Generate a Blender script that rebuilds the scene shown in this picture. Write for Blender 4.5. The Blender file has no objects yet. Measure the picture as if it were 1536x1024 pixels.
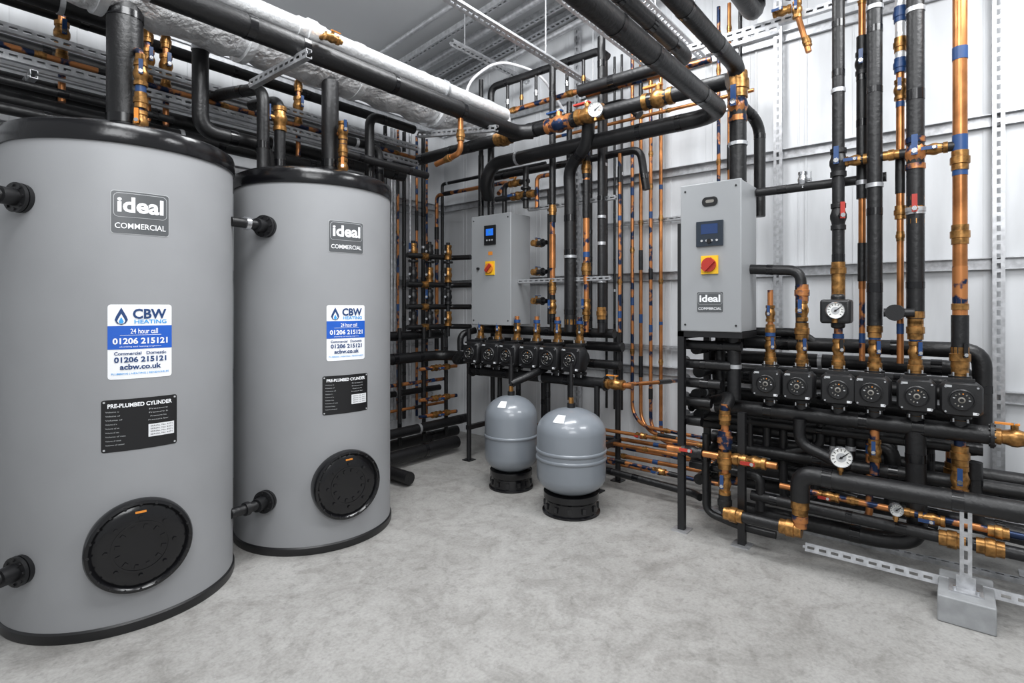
import bpy, math, random
from mathutils import Vector as V, Matrix
rng=random.Random(7)
sc=bpy.context.scene
# ------------------------------------------------------------ materials
MATS={}
def mk(name,col,rough=.5,metal=0,bump=0,bscale=200,var=0,vscale=6,emit=None,col2=None,thr=None,coat=0,bdist=.002,stretch=None):
    m=bpy.data.materials.new(name); m.use_nodes=True; nt=m.node_tree; n=nt.nodes; l=nt.links
    b=n['Principled BSDF']
    b.inputs['Base Color'].default_value=(*col,1); b.inputs['Roughness'].default_value=rough
    b.inputs['Metallic'].default_value=metal
    b.inputs['Coat Weight'].default_value=coat
    tc=n.new('ShaderNodeTexCoord'); src=tc.outputs['Object']
    if stretch:
        mp=n.new('ShaderNodeMapping'); mp.inputs['Scale'].default_value=stretch; l.new(src,mp.inputs['Vector']); src=mp.outputs['Vector']
    if var or col2:
        nz=n.new('ShaderNodeTexNoise'); nz.inputs['Scale'].default_value=vscale; nz.inputs['Detail'].default_value=6
        l.new(src,nz.inputs['Vector'])
        cr=n.new('ShaderNodeValToRGB'); l.new(nz.outputs['Fac'],cr.inputs['Fac'])
        c2=col2 if col2 else tuple(c*(1-var) for c in col)
        a,bb=(thr if thr else (.35,.65))
        cr.color_ramp.elements[0].position=a; cr.color_ramp.elements[0].color=(*c2,1)
        cr.color_ramp.elements[1].position=bb; cr.color_ramp.elements[1].color=(*col,1)
        l.new(cr.outputs['Color'],b.inputs['Base Color'])
    if bump:
        nb=n.new('ShaderNodeTexNoise'); nb.inputs['Scale'].default_value=bscale; nb.inputs['Detail'].default_value=4
        l.new(src,nb.inputs['Vector'])
        bp=n.new('ShaderNodeBump'); bp.inputs['Strength'].default_value=bump; bp.inputs['Distance'].default_value=bdist
        l.new(nb.outputs['Fac'],bp.inputs['Height']); l.new(bp.outputs['Normal'],b.inputs['Normal'])
    if emit:
        b.inputs['Emission Color'].default_value=(*emit[0],1); b.inputs['Emission Strength'].default_value=emit[1]
    MATS[name]=m; return m
mk('foam',(.0065,.0065,.0075),.43,bump=.4,bscale=45,var=.4,vscale=9,bdist=.006)
mk('tape',(.005,.005,.006),.22)
mk('blackmetal',(.008,.008,.009),.4,bump=.15,bscale=120)
mk('blackgloss',(.0045,.0045,.0055),.2,bump=.2,bscale=14,bdist=.01)
mk('castblack',(.009,.009,.010),.4,bump=.4,bscale=220)
mk('copper',(.62,.25,.085),.3,.72,var=.5,vscale=9)
mk('coppermark',(.50,.20,.068),.35,.6,col2=(.012,.026,.07),thr=(.44,.51),vscale=13)
mk('brass',(.50,.255,.08),.34,.78,var=.7,vscale=30)
mk('bluetag',(.015,.055,.17),.38)
mk('red',(.38,.03,.02),.4)
mk('orange',(.72,.25,.03),.45)
mk('yellow',(.85,.50,.02),.45)
mk('galv',(.58,.59,.61),.38,.65,var=.3,vscale=30)
mk('steel',(.62,.63,.65),.25,.9)
mk('foil',(.90,.90,.91),.28,.5,bump=1,bscale=16,bdist=.035,var=.3,vscale=10)
mk('foil2',(.86,.87,.88),.3,.5,bump=.7,bscale=30,bdist=.01)
mk('tank',(.275,.28,.29),.52,bump=.12,bscale=420,var=.07,vscale=3)
mk('vessel',(.19,.21,.235),.32,coat=.35,var=.05)
mk('panel',(.29,.30,.31),.42,bump=.05,bscale=300)
mk('panelside',(.28,.29,.30),.42)
mk('white',(.82,.83,.85),.4)
mk('label',(.72,.73,.75),.5)
mk('cbwblue',(.015,.10,.48),.35)
mk('cbwnavy',(.012,.045,.15),.4)
mk('cbwlight',(.04,.32,.70),.4)
mk('badge',(.085,.09,.095),.35)
mk('plate',(.008,.008,.009),.35)
mk('greytext',(.42,.43,.44),.5)
mk('dialmark',(.20,.19,.17),.5)
mk('screen',(.01,.05,.3),.2,emit=((.02,.2,.9),.7))
mk('screen2',(.02,.04,.11),.15,emit=((.02,.06,.2),.12))
mk('darkslot',(.02,.028,.04),.3)
mk('gaugeface',(.8,.8,.78),.4)
mk('block',(.33,.34,.35),.55,bump=.3,bscale=60,var=.25,vscale=12)
mk('wire',(.72,.72,.74),.4)
def floor_mat():
    m=bpy.data.materials.new('concrete'); m.use_nodes=True; nt=m.node_tree; n=nt.nodes; l=nt.links; b=n['Principled BSDF']
    tc=n.new('ShaderNodeTexCoord')
    def nz(s,d,dist=0,rough=.6):
        x=n.new('ShaderNodeTexNoise'); x.inputs['Scale'].default_value=s; x.inputs['Detail'].default_value=d; x.inputs['Distortion'].default_value=dist; x.inputs['Roughness'].default_value=rough
        l.new(tc.outputs['Object'],x.inputs['Vector']); return x
    def ramp(src,p0,c0,p1,c1):
        r=n.new('ShaderNodeValToRGB'); l.new(src.outputs['Fac'],r.inputs['Fac'])
        r.color_ramp.elements[0].position=p0; r.color_ramp.elements[0].color=(*c0,1)
        r.color_ramp.elements[1].position=p1; r.color_ramp.elements[1].color=(*c1,1); return r
    def mul(a,bb,f):
        x=n.new('ShaderNodeMix'); x.data_type='RGBA'; x.blend_type='MULTIPLY'; x.inputs[0].default_value=f
        l.new(a,x.inputs[6]); l.new(bb,x.inputs[7]); return x.outputs[2]
    a=nz(1.1,12,.4,.65); c=nz(70,6); d=nz(4.5,14,.8,.72); e=nz(20,8,0,.7); g=nz(2.6,10,1.4,.7)
    r1=ramp(a,.3,(.325,.317,.303),.68,(.42,.412,.397))
    r2=ramp(d,.36,(.62,.61,.595),.55,(1,1,1)); r3=ramp(c,.35,(.72,.72,.72),.6,(1,1,1)); r4=ramp(e,.36,(.6,.6,.59),.48,(1,1,1)); r5=ramp(g,.40,(.66,.65,.64),.50,(1,1,1))
    o=mul(mul(mul(mul(r1.outputs[0],r2.outputs[0],.55),r3.outputs[0],.6),r4.outputs[0],.5),r5.outputs[0],.45)
    l.new(o,b.inputs['Base Color']); 
    rr=n.new('ShaderNodeMapRange'); l.new(d.outputs['Fac'],rr.inputs['Value']); rr.inputs['To Min'].default_value=.6; rr.inputs['To Max'].default_value=.34
    l.new(rr.outputs[0],b.inputs['Roughness'])
    bp=n.new('ShaderNodeBump'); bp.inputs['Strength'].default_value=.3; bp.inputs['Distance'].default_value=.003
    l.new(c.outputs['Fac'],bp.inputs['Height']); l.new(bp.outputs['Normal'],b.inputs['Normal'])
    MATS['concrete']=m
floor_mat()
mk('wallpanel',(.70,.715,.735),.33,var=.20,vscale=3,bump=.15,bscale=5,bdist=.01,stretch=(1.6,1.6,.35))  # upright streaks in the colour paint the panel's reflections, along with slight smudges
mk('roof',(.46,.47,.48),.5,var=.06,vscale=1.2)

# ------------------------------------------------------------ mesh builder
class MB:
    def __init__(s): s.v=[]; s.f=[]; s.m=[]; s.mats=[]
    def mi(s,mat):
        if mat not in s.mats: s.mats.append(mat)
        return s.mats.index(mat)
    def add(s,vs,fs,mat):
        o=len(s.v); k=s.mi(mat); s.v+= [tuple(x) for x in vs]
        for f in fs: s.f.append([i+o for i in f]); s.m.append(k)
    def obox(s,c,a,b,d,mat):
        c=V(c);a=V(a);b=V(b);d=V(d)
        vs=[c+i*a+j*b+k*d for i in(-1,1) for j in(-1,1) for k in(-1,1)]
        s.add(vs,[(0,1,3,2),(4,6,7,5),(0,4,5,1),(2,3,7,6),(0,2,6,4),(1,5,7,3)],mat)
    def box(s,lo,hi,mat):
        c=[(lo[i]+hi[i])/2 for i in range(3)]; h=[(hi[i]-lo[i])/2 for i in range(3)]
        s.obox(c,(h[0],0,0),(0,h[1],0),(0,0,h[2]),mat)
    def lathe(s,prof,o,ax,mat,seg=24,ph=0):
        o=V(o);ax=V(ax).normalized(); u=ax.orthogonal().normalized(); w=ax.cross(u)
        vs=[];fs=[]
        for r,h in prof:
            for k in range(seg):
                a=2*math.pi*k/seg+ph; vs.append(o+ax*h+(u*math.cos(a)+w*math.sin(a))*r)
        for i in range(len(prof)-1):
            for k in range(seg):
                k2=(k+1)%seg; fs.append((i*seg+k,i*seg+k2,(i+1)*seg+k2,(i+1)*seg+k))
        fs.append(tuple(range(seg-1,-1,-1))); fs.append(tuple((len(prof)-1)*seg+k for k in range(seg)))
        s.add(vs,fs,mat)
    def cyl(s,p0,p1,r,mat,seg=14):
        p0=V(p0);p1=V(p1); d=p1-p0
        s.lathe([(r,0),(r,d.length)],p0,d,mat,seg)
    def tube(s,path,r,mat,bend=None,seg=14,n=6):
        P=[V(p) for p in path]; bend=bend if bend else r*2.2
        pts=[P[0]]
        for i in range(1,len(P)-1):
            a=P[i-1]-P[i]; b=P[i+1]-P[i]
            t=min(bend,.48*a.length,.48*b.length)
            A=P[i]+a.normalized()*t; B=P[i]+b.normalized()*t
            for k in range(n+1):
                q=k/n
                pts.append(A*(1-q)**2*1+P[i]*2*q*(1-q)+B*q*q)
        pts.append(P[-1])
        vs=[];fs=[]; T=(pts[1]-pts[0]).normalized(); u=T.orthogonal().normalized()
        for i,p in enumerate(pts):
            if i==0: t=(pts[1]-pts[0]).normalized()
            elif i==len(pts)-1: t=(pts[-1]-pts[-2]).normalized()
            else: t=((pts[i+1]-p).normalized()+(p-pts[i-1]).normalized()).normalized()
            u=(u-t*u.dot(t)).normalized(); w=t.cross(u)
            for k in range(seg):
                a=2*math.pi*k/seg; vs.append(p+(u*math.cos(a)+w*math.sin(a))*r)
        for i in range(len(pts)-1):
            for k in range(seg):
                k2=(k+1)%seg; fs.append((i*seg+k,i*seg+k2,(i+1)*seg+k2,(i+1)*seg+k))
        fs.append(tuple(range(seg-1,-1,-1))); fs.append(tuple((len(pts)-1)*seg+k for k in range(seg)))
        s.add(vs,fs,mat)
    def obj(s,name,parent=None,angle=40,bevel=0,loc=None):
        me=bpy.data.meshes.new(name); me.from_pydata(s.v,[],s.f)
        for m in s.mats: me.materials.append(MATS[m])
        me.polygons.foreach_set('material_index',s.m)
        me.polygons.foreach_set('use_smooth',[True]*len(s.f))
        me.set_sharp_from_angle(angle=math.radians(angle)); me.update()
        o=bpy.data.objects.new(name,me); sc.collection.objects.link(o)
        if parent: o.parent=parent
        if loc: o.location=loc
        if bevel:
            b=o.modifiers.new('bevel','BEVEL'); b.width=bevel; b.segments=3; b.limit_method='ANGLE'; b.angle_limit=math.radians(50)
        return o
def empty(name,loc=(0,0,0)):
    e=bpy.data.objects.new(name,None); e.empty_display_size=.1; e.location=loc; sc.collection.objects.link(e); return e

# text ------------------------------------------------------------
_tc={}
def text2d(st,off=0):
    k=(st,off)
    if k in _tc: return _tc[k]
    c=bpy.data.curves.new('t','FONT'); c.body=st; c.size=1; c.offset=off; c.resolution_u=3
    c.align_x='CENTER'; c.align_y='CENTER'
    o=bpy.data.objects.new('t',c); sc.collection.objects.link(o)
    dg=bpy.context.evaluated_depsgraph_get(); me=bpy.data.meshes.new_from_object(o.evaluated_get(dg))
    vs=[(v.co.x,v.co.y) for v in me.vertices]; fs=[tuple(p.vertices) for p in me.polygons]
    bpy.data.objects.remove(o); bpy.data.meshes.remove(me)
    xs=[v[0] for v in vs]; ys=[v[1] for v in vs]; cx=(min(xs)+max(xs))/2; cy=(min(ys)+max(ys))/2
    w=max(xs)-min(xs); h=max(ys)-min(ys)
    r=([((a-cx)/w,(b-cy)/h) for a,b in vs],fs); _tc[k]=r; return r
def put_text(b,st,u,v,w,h,mapf,mat,off=0,lay=2):
    vs,fs=text2d(st,off); b.add([mapf(u+a*w,v+c*h,lay) for a,c in vs],fs,mat)
def put_rect(b,u,v,w,h,mapf,mat,lay=1,rad=0,n=16,ang=0):
    vs=[];cols=[]
    us=sorted(set([-w/2+w*i/n for i in range(n+1)]+([-w/2+rad*(1-math.cos(math.pi/2*k/4)) for k in range(5)]+[w/2-rad*(1-math.cos(math.pi/2*k/4)) for k in range(5)] if rad else [])))
    for x in us:
        d=w/2-abs(x); hh=h/2
        if rad and d<rad: hh=h/2-rad+math.sqrt(max(0,rad*rad-(rad-d)**2))
        vs+= [mapf(u+x,v-hh,lay),mapf(u+x,v+hh,lay)]
    fs=[(2*i,2*i+2,2*i+3,2*i+1) for i in range(len(us)-1)]
    b.add(vs,fs,mat)
def put_poly(b,pts,mapf,mat,lay=2):
    b.add([mapf(x,y,lay) for x,y in pts],[tuple(range(len(pts)))],mat)
def ideal_badge(b,u,v,w,h,mapf):
    put_rect(b,u,v,w,h,mapf,'greytext',1,rad=h*.06)
    put_rect(b,u,v,w*.98,h*.975,mapf,'badge',1.5,rad=h*.06)
    put_rect(b,u,v+h*.17,w*.91,h*.56,mapf,'greytext',2,rad=h*.1)
    put_rect(b,u,v+h*.17,w*.89,h*.535,mapf,'badge',2.5,rad=h*.09)
    put_text(b,'ideal',u,v+h*.18,w*.78,h*.36,mapf,'white',.03,3.2)
    put_text(b,'COMMERCIAL',u,v-h*.31,w*.86,h*.13,mapf,'white',.01,3.2)

# fittings ------------------------------------------------------------
AX={'x':V((1,0,0)),'y':V((0,1,0)),'z':V((0,0,1))}
def ax(a): return AX[a] if isinstance(a,str) else V(a).normalized()
def valve(b,p,a,r,col='red',hd=(-1,0,0),mat='brass'):
    a=ax(a);p=V(p);hd=V(hd).normalized()
    pr=[(1.02,-2.5),(1.3,-2.4),(1.3,-1.6),(1.1,-1.5),(1.2,-.9),(1.42,-.3),(1.42,.3),(1.2,.9),(1.1,1.5),(1.3,1.6),(1.3,2.4),(1.02,2.5)]
    b.lathe([(x*r,h*r) for x,h in pr],p,a,mat,10)
    b.cyl(p,p+hd*2.1*r,r*.5,mat,8)
    w=a.cross(hd)
    b.obox(p+hd*2.15*r+a*.9*r,a*1.5*r,w*.38*r,hd*.14*r,col)
    b.cyl(p+hd*2.1*r,p+hd*2.4*r,r*.42,'steel',6)
def union(b,p,a,r,mat='brass',L=1.6):
    a=ax(a); b.lathe([(r*1.0,-L*r),(r*1.18,-L*r),(r*1.18,-L*.4*r),(r*1.36,-L*.35*r),(r*1.36,L*.35*r),(r*1.18,L*.4*r),(r*1.18,L*r),(r*1.0,L*r)],p,a,mat,10)
def flange(b,p,a,r,mat='blackmetal',bolts=8):
    a=ax(a);p=V(p)
    b.lathe([(r*.6,-.007),(r,-.007),(r,.007),(r*.6,.007)],p,a,mat,24)
    u=a.orthogonal().normalized();w=a.cross(u)
    for k in range(bolts):
        t=2*math.pi*k/bolts; q=p+(u*math.cos(t)+w*math.sin(t))*r*.8
        b.cyl(q-a*.013,q+a*.013,r*.1,mat,6)
def clamp(b,p,a,r,to=None):
    a=ax(a);p=V(p)
    b.lathe([(r*1.0,-.011),(r*1.12,-.011),(r*1.12,.011),(r*1.0,.011)],p,a,'galv',16)
    if to is not None: b.cyl(p,to,.004,'galv',6)
def gauge(name,p,r,stem=(0,0,-1),face=(-1,-.35,0),sl=.05,rim='steel'):
    b=MB();p=V(p);f=V(face).normalized()
    b.lathe([(r*.9,-.02),(r,-.018),(r,.008),(r*.94,.012),(r*.9,.006),(r*.9,.004)],p,f,rim,28)
    b.lathe([(r*.9,.004),(r*.0001,.0045)],p,f,'gaugeface',28)
    up=V((0,0,1)); rt=up.cross(f).normalized()*1
    for k in range(11):
        t=math.radians(-130+26*k); d=up*math.cos(t)+rt*math.sin(t)
        b.obox(p+f*.0055+d*r*.72,d*r*.11,f.cross(d)*r*.03,f*.0005,'blackmetal')
    d=(up*.6+rt*.8).normalized()
    b.obox(p+f*.007+d*r*.22,d*r*.42,f.cross(d)*r*.05,f*.0008,'blackmetal')
    b.lathe([(r*.45,0),(r*.45,.001),(r*.38,.001)],p+f*.0045,f,'greytext',20)
    b.cyl(p+f*.004,p+f*.01,r*.12,'blackmetal',10)
    s=V(stem); b.cyl(p+s*r*.9-f*.008,p+s*(r+sl)-f*.008,.009,'brass',8); b.cyl(p+s*(r*1.0)-f*.008,p+s*(r+.02)-f*.008,.014,'brass',6)
    return b.obj(name)

def decorate(b,path,r,kind):
    P=[V(p) for p in path]
    for i in range(len(P)-1):
        d=P[i+1]-P[i]; L=d.length
        if L<.22: continue
        dn=d.normalized(); t=.08+rng.random()*.15
        while t<L-.08:
            q=P[i]+dn*t
            if kind=='foam':
                w=.015+rng.random()*.012
                if rng.random()<.14:
                    b.lathe([(r*1.0,-.012),(r*1.09,-.012),(r*1.09,.012),(r*1.0,.012)],q,dn,'galv',14)
                else: b.lathe([(r*1.0,-w),(r*1.05,-w),(r*1.05,w),(r*1.0,w)],q,dn,'tape',14)
                t+=.22+rng.random()*.45
            else:
                c=rng.random()
                if c<.35: union(b,q,dn,r)
                elif c<.7:
                    w=.012+rng.random()*.025; b.lathe([(r,-w),(r*1.08,-w),(r*1.08,w),(r,w)],q,dn,'bluetag',12)
                else:
                    w=.04+rng.random()*.07; b.lathe([(r,-w),(r*1.22,-w),(r*1.22,w),(r,w)],q,dn,'foam',12)
                t+=.22+rng.random()*.40
def pipe(path,r,mat='foam',name=None,bend=None,deco=True,fit=(),seg=14):
    b=MB(); b.tube(path,r,mat,bend,seg)
    if deco: decorate(b,path,r,'foam' if mat in('foam','tape') else 'cu')
    for f in fit:
        k=f[0]
        if k=='v': valve(b,f[1],f[2],f[3],*(f[4:]))
        if k=='u': union(b,f[1],f[2],f[3],*(f[4:]))
        if k=='f': flange(b,f[1],f[2],f[3])
        if k=='c': clamp(b,f[1],f[2],f[3],*(f[4:]))
    nm=name or {'foam':'insulated_pipe','copper':'copper_pipe','coppermark':'copper_pipe','galv':'steel_conduit','wire':'steel_conduit','foil2':'foil_wrapped_pipe'}.get(mat,'pipe')
    return b.obj(nm)
def riser(x,y,segs,name='riser_pipe',extra=()):
    b=MB()
    for z0,z1,m,r in segs: 
        b.cyl((x,y,z0),(x,y,z1),r,m,16)
        decorate(b,[(x,y,z0),(x,y,z1)],r,'foam' if m=='foam' else 'cu') if z1-z0>.3 else None
    for f in extra:
        if f[0]=='v': valve(b,(x,y,f[1]),'z',f[2],*(f[3:]))
        if f[0]=='u': union(b,(x,y,f[1]),'z',f[2],*(f[3:]))
        if f[0]=='c': clamp(b,(x,y,f[1]),'z',f[2])
    return b.obj(name)
def strut(p0,p1,nrm,w=.041,dep=.03,name='strut_channel',slots=True,mat='galv',b=None):
    own=b is None
    if own: b=MB()
    p0=V(p0);p1=V(p1);d=(p1-p0);L=d.length;dn=d/L;n=V(nrm).normalized();s=dn.cross(n)
    mid=(p0+p1)/2
    for sg in(-1,1):
        b.obox(mid+s*sg*(w/2)-n*dep/2,dn*L/2,s*.0015,n*dep/2,mat)
        b.obox(mid+s*sg*(w/2-.006)-n*dep,dn*L/2,s*.006,n*.0015,mat)
    if slots:
        for sg in(-1,1): b.obox(mid+s*sg*(w/2-w*.17),dn*L/2,s*w*.17,n*.0015,mat)
        k=max(1,int(L/.055))
        for i in range(k+1): b.obox(p0+dn*(L*i/k),dn*.011,s*w*.17,n*.0014,mat)
    else: b.obox(mid,dn*L/2,s*w/2,n*.0015,mat)
    return b.obj(name) if own else b

# ------------------------------------------------------------ room shell
XW,YW=4.4,4.6
b=MB(); b.box((-2.5,-3,-.1),(XW+.1,YW+.1,0),'concrete'); b.obj('floor')
def roofz(y): return 3.9+(YW-y)*.12
b=MB()
b.add([(XW,-3,0),(XW,YW,0),(XW,YW,roofz(YW)),(XW,-3,roofz(-3)),(XW+.08,-3,0),(XW+.08,YW,0),(XW+.08,YW,roofz(YW)),(XW+.08,-3,roofz(-3))],
      [(0,1,2,3),(4,7,6,5),(0,4,5,1),(3,2,6,7),(0,3,7,4),(1,5,6,2)],'wallpanel')
y=-2.9
while y<YW-.1:
    b.box((XW-.007,y,0),(XW,y+.012,roofz(y)-.02),'wallpanel'); b.box((XW-.004,y+.05,0),(XW,y+.058,roofz(y)-.02),'wallpanel'); y+=.34
b.obj('wall_right')
b=MB(); b.box((-2.5,YW,0),(XW+.08,YW+.08,3.9),'wallpanel')
x=-2.4
while x<XW-.1: b.box((x,YW-.006,0),(x+.012,YW,3.9),'wallpanel'); x+=.34
b.obj('wall_back')
b=MB(); b.add([(-2.5,-3,roofz(-3)),(XW+.08,-3,roofz(-3)),(XW+.08,YW+.08,roofz(YW+.08)),(-2.5,YW+.08,roofz(YW+.08)),
 (-2.5,-3,roofz(-3)+.08),(XW+.08,-3,roofz(-3)+.08),(XW+.08,YW+.08,roofz(YW+.08)+.08),(-2.5,YW+.08,roofz(YW+.08)+.08)],
 [(0,1,2,3),(4,7,6,5),(0,4,5,1),(3,2,6,7),(0,3,7,4),(1,5,6,2)],'roof'); b.obj('ceiling')
def rail(p0,p1,n,name='wall_rail'):
    b=MB();p0=V(p0);p1=V(p1);d=p1-p0;dn=d.normalized();n=V(n);s=dn.cross(n);m=(p0+p1)/2
    b.obox(m,dn*d.length/2,s*.035,n*.003,'galv')
    b.obox(m+s*.033+n*.02,dn*d.length/2,s*.002,n*.02,'galv'); b.obox(m-s*.033+n*.012,dn*d.length/2,s*.002,n*.012,'galv')
    b.obj(name)
for z in(.86,1.66,2.52,3.38): rail((XW-.012,-2.9,z),(XW-.012,YW-.02,z),(-1,0,0))
for z in(.86,1.66,2.52,3.38): rail((-2.4,YW-.012,z),(XW-.05,YW-.012,z),(0,-1,0))
for y,xx in((1.02,4.33),(-.19,4.33),(2.75,4.33),(-1.4,4.33)):
    strut((xx,y,0),(xx,y,roofz(y)-.02),(-1,0,0),w=.055,dep=.03,name='wall_stanchion')
def sl(x,y0,y1,dz,r=None,w=.06,mat='galv',name='roof_purlin'):
    p0=(x,y0,roofz(y0)-dz);p1=(x,y1,roofz(y1)-dz)
    if r: pipe([p0,p1],r,mat,deco=False,name=name)
    else: strut(p0,p1,(0,-.12,-1),w=w,dep=.05,slots=True,name=name)
sl(3.95,-1,4.5,.12); sl(4.2,-1,4.5,.08,w=.08); sl(3.5,-1,4.5,.15,w=.05)
sl(3.75,-1,4.5,.1,r=.035,name='steel_conduit'); sl(3.3,0,4.5,.07,r=.022,name='steel_conduit'); sl(4.08,-1,4.5,.25,r=.03,name='steel_conduit')
for y,z,xs in((2.44,3.3,1.0),(2.05,3.45,1.0),(3.3,3.62,3.25),(1.55,3.35,1.0)):
    strut((xs,y,z),(4.30,y,z),(0,-.5,-1),name='strut_channel',w=.05)
    for x in(3.4,4.1): 
        b=MB(); b.cyl((x,y,z),(x,y,roofz(y)-.005),.005,'galv',6); b.obj('threaded_rod')
pipe([(3.5,3.35,3.0),(3.45,3.35,3.35),(3.6,3.1,3.55),(3.95,2.9,3.5),(4.1,2.7,3.1)],.012,'wire',bend=.15,deco=False)

# ------------------------------------------------------------ tanks
def tank(cx,cy,a_deg=9.5):
    e=empty('hot_water_cylinder',(cx,cy,0)); R=.472; a=math.radians(a_deg)
    def M(off0=0):
        def f(u,v,lay=1):
            ph=a-u/R; rr=R+.0012*lay
            return (-math.sin(ph)*rr,-math.cos(ph)*rr,v)
        return f
    b=MB(); b.lathe([(R-.01,.03),(R,.04),(R,2.11),(R-.01,2.12)],(0,0,0),(0,0,1),'tank',96); b.obj('body',e)
    b=MB(); b.lathe([(R-.02,0),(R+.004,0),(R+.008,.01),(R+.008,.04),(R+.002,.047),(R-.02,.047)],(0,0,0),(0,0,1),'blackmetal',96); b.obj('base_ring',e)
    b=MB(); b.lathe([(R-.02,2.10),(R+.008,2.10),(R+.010,2.105),(R+.010,2.165),(R+.004,2.182),(R-.02,2.196),(R-.09,2.203),(.1,2.215),(.0001,2.217)],(0,0,0),(0,0,1),'blackgloss',96); b.obj('lid',e)
    f=M()
    b=MB(); ideal_badge(b,0,1.805,.215,.185,f); b.obj('badge',e)
    b=MB(); z=1.25; w=.235;h=.32
    put_rect(b,0,z,w,h,f,'white',1,rad=.012)
    put_rect(b,0,z+.018,w,.10,f,'cbwblue',2)
    put_text(b,'CBW',.033,z+.120,.125,.044,f,'cbwnavy',.03,3)
    put_text(b,'HEATING',.036,z+.086,.12,.017,f,'cbwlight',.02,3)
    drop=[(-.07,z+.147),(-.088,z+.11),(-.093,z+.094),(-.085,z+.079),(-.07,z+.073),(-.055,z+.079),(-.047,z+.094),(-.052,z+.11)]
    put_poly(b,drop,f,'cbwnavy',3)
    put_poly(b,[(-.07+(x+.07)*.6,z+.092+(y-z-.1)*.6) for x,y in drop],f,'white',4)
    put_poly(b,[(-.07+(x+.07)*.38,z+.088+(y-z-.1)*.38) for x,y in drop],f,'cbwlight',5)
    put_text(b,'24 hour call',.012,z+.045,.10,.022,f,'white',.01,3)
    put_rect(b,0,z+.028,.15,.0015,f,'white',3)
    put_text(b,'01206 215121',0,z+.003,.20,.027,f,'white',.03,3)
    put_text(b,'plumbing and heating engineers',0,z-.022,.15,.007,f,'white',.0,3)
    put_text(b,'Commercial   Domestic',0,z-.050,.19,.014,f,'cbwnavy',.02,3)
    put_text(b,'01206 215121',0,z-.077,.19,.024,f,'cbwnavy',.03,3)
    put_text(b,'acbw.co.uk',0,z-.108,.15,.023,f,'cbwnavy',.03,3)
    put_text(b,'PLUMBING | HEATING | RENEWABLES',0,z-.138,.21,.010,f,'cbwlight',.01,3)
    b.obj('contractor_sticker',e)
    b=MB(); z=.893;w=.28;h=.222
    put_rect(b,0,z,w,h,f,'plate',1,rad=.01)
    for su in(-1,1):
        for sv in(-1,1): put_rect(b,su*(w/2-.01),z+sv*(h/2-.01),.008,.008,f,'greytext',2,rad=.003)
    put_text(b,'PRE-PLUMBED CYLINDER',0,z+.085,.235,.018,f,'white',.03,3)
    r2=random.Random(3)
    for i in range(9):
        ww=.04+r2.random()*.03
        put_text(b,'Volume of vessel kW'[:8+i],-.125+ww/2,z+.06-i*.0175,ww,.006,f,'greytext',.0,3)
        if i<4:
            put_text(b,'Pressure bar max'[:9+i],.065,z+.06-i*.016,.06+.02*r2.random(),.006,f,'greytext',0,3)
    put_rect(b,.077,z-.035,.10,.055,f,'label',2)
    for i in range(4): put_text(b,'SERIAL No 4471',.077,z-.016-i*.012,.085,.006,f,'plate',0,3)
    b.obj('data_plate',e)
    n=V((-math.sin(a+.01),-math.cos(a+.01),0)); zc=.372
    b=MB(); o=V((0,0,zc))+n*(R-.06)
    b.lathe([(.190,0),(.197,.05),(.199,.085),(.194,.098),(.182,.102),(.176,.096),(.172,.088),(.164,.092),(.150,.097),(.10,.100),(.0001,.101)],o,n,'blackgloss',64)
    u=V((0,0,1)); w_=u.cross(n)
    for k in range(20):
        t=2*math.pi*k/20; q=o+n*.1+(u*math.cos(t)+w_*math.sin(t))*.183; b.cyl(q-n*.01,q+n*.006,.006,'blackmetal',6)
    for k in range(12):
        t=2*math.pi*k/12+.2; q=o+n*.1+(u*math.cos(t)+w_*math.sin(t))*.085; b.obox(q,(u*math.cos(t)+w_*math.sin(t))*.009,n.cross(u*math.cos(t)+w_*math.sin(t))*.007,n*.006,'blackgloss')
    for k in range(8):
        t=2*math.pi*k/8; q=o+n*.1+(u*math.cos(t)+w_*math.sin(t))*.125; b.cyl(q-n*.01,q+n*.007,.009,'blackgloss',6)
    b.lathe([(.108,0),(.108,.005),(.100,.005),(.100,0)],o+n*.098,n,'blackgloss',48)
    b.obox(o+n*.1+u*.148,w_*.02,u*.004,n*.002,'orange')
    b.obj('inspection_hatch',e)
    aa=math.radians(64); nn=V((-math.sin(aa),-math.cos(aa),0)); 
    for z,L in((1.85,.24),(.31,.24)):
        b=MB(); o=V((0,0,z))+nn*R
        b.lathe([(.06,-.02),(.06,.012),(.062,.016)],o,nn,'blackmetal',24)
        flange(b,o+nn*.028,nn,.062); b.cyl(o,o+nn*.09,.036,'blackmetal')
        d=V((-1,-.12,0)).normalized()
        b.tube([o+nn*.02,o+nn*.07,o+nn*.07+d*.16],.026,'foam',bend=.03)
        b.lathe([(.026,-.012),(.036,-.012),(.036,.012),(.026,.012)],o+nn*.07+d*.07,d,'steel' if z>1 else 'blackmetal',16)
        b.obj('side_connection',e)
    return e
tank(.9,3.22); tank(1.936,3.221)

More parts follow.
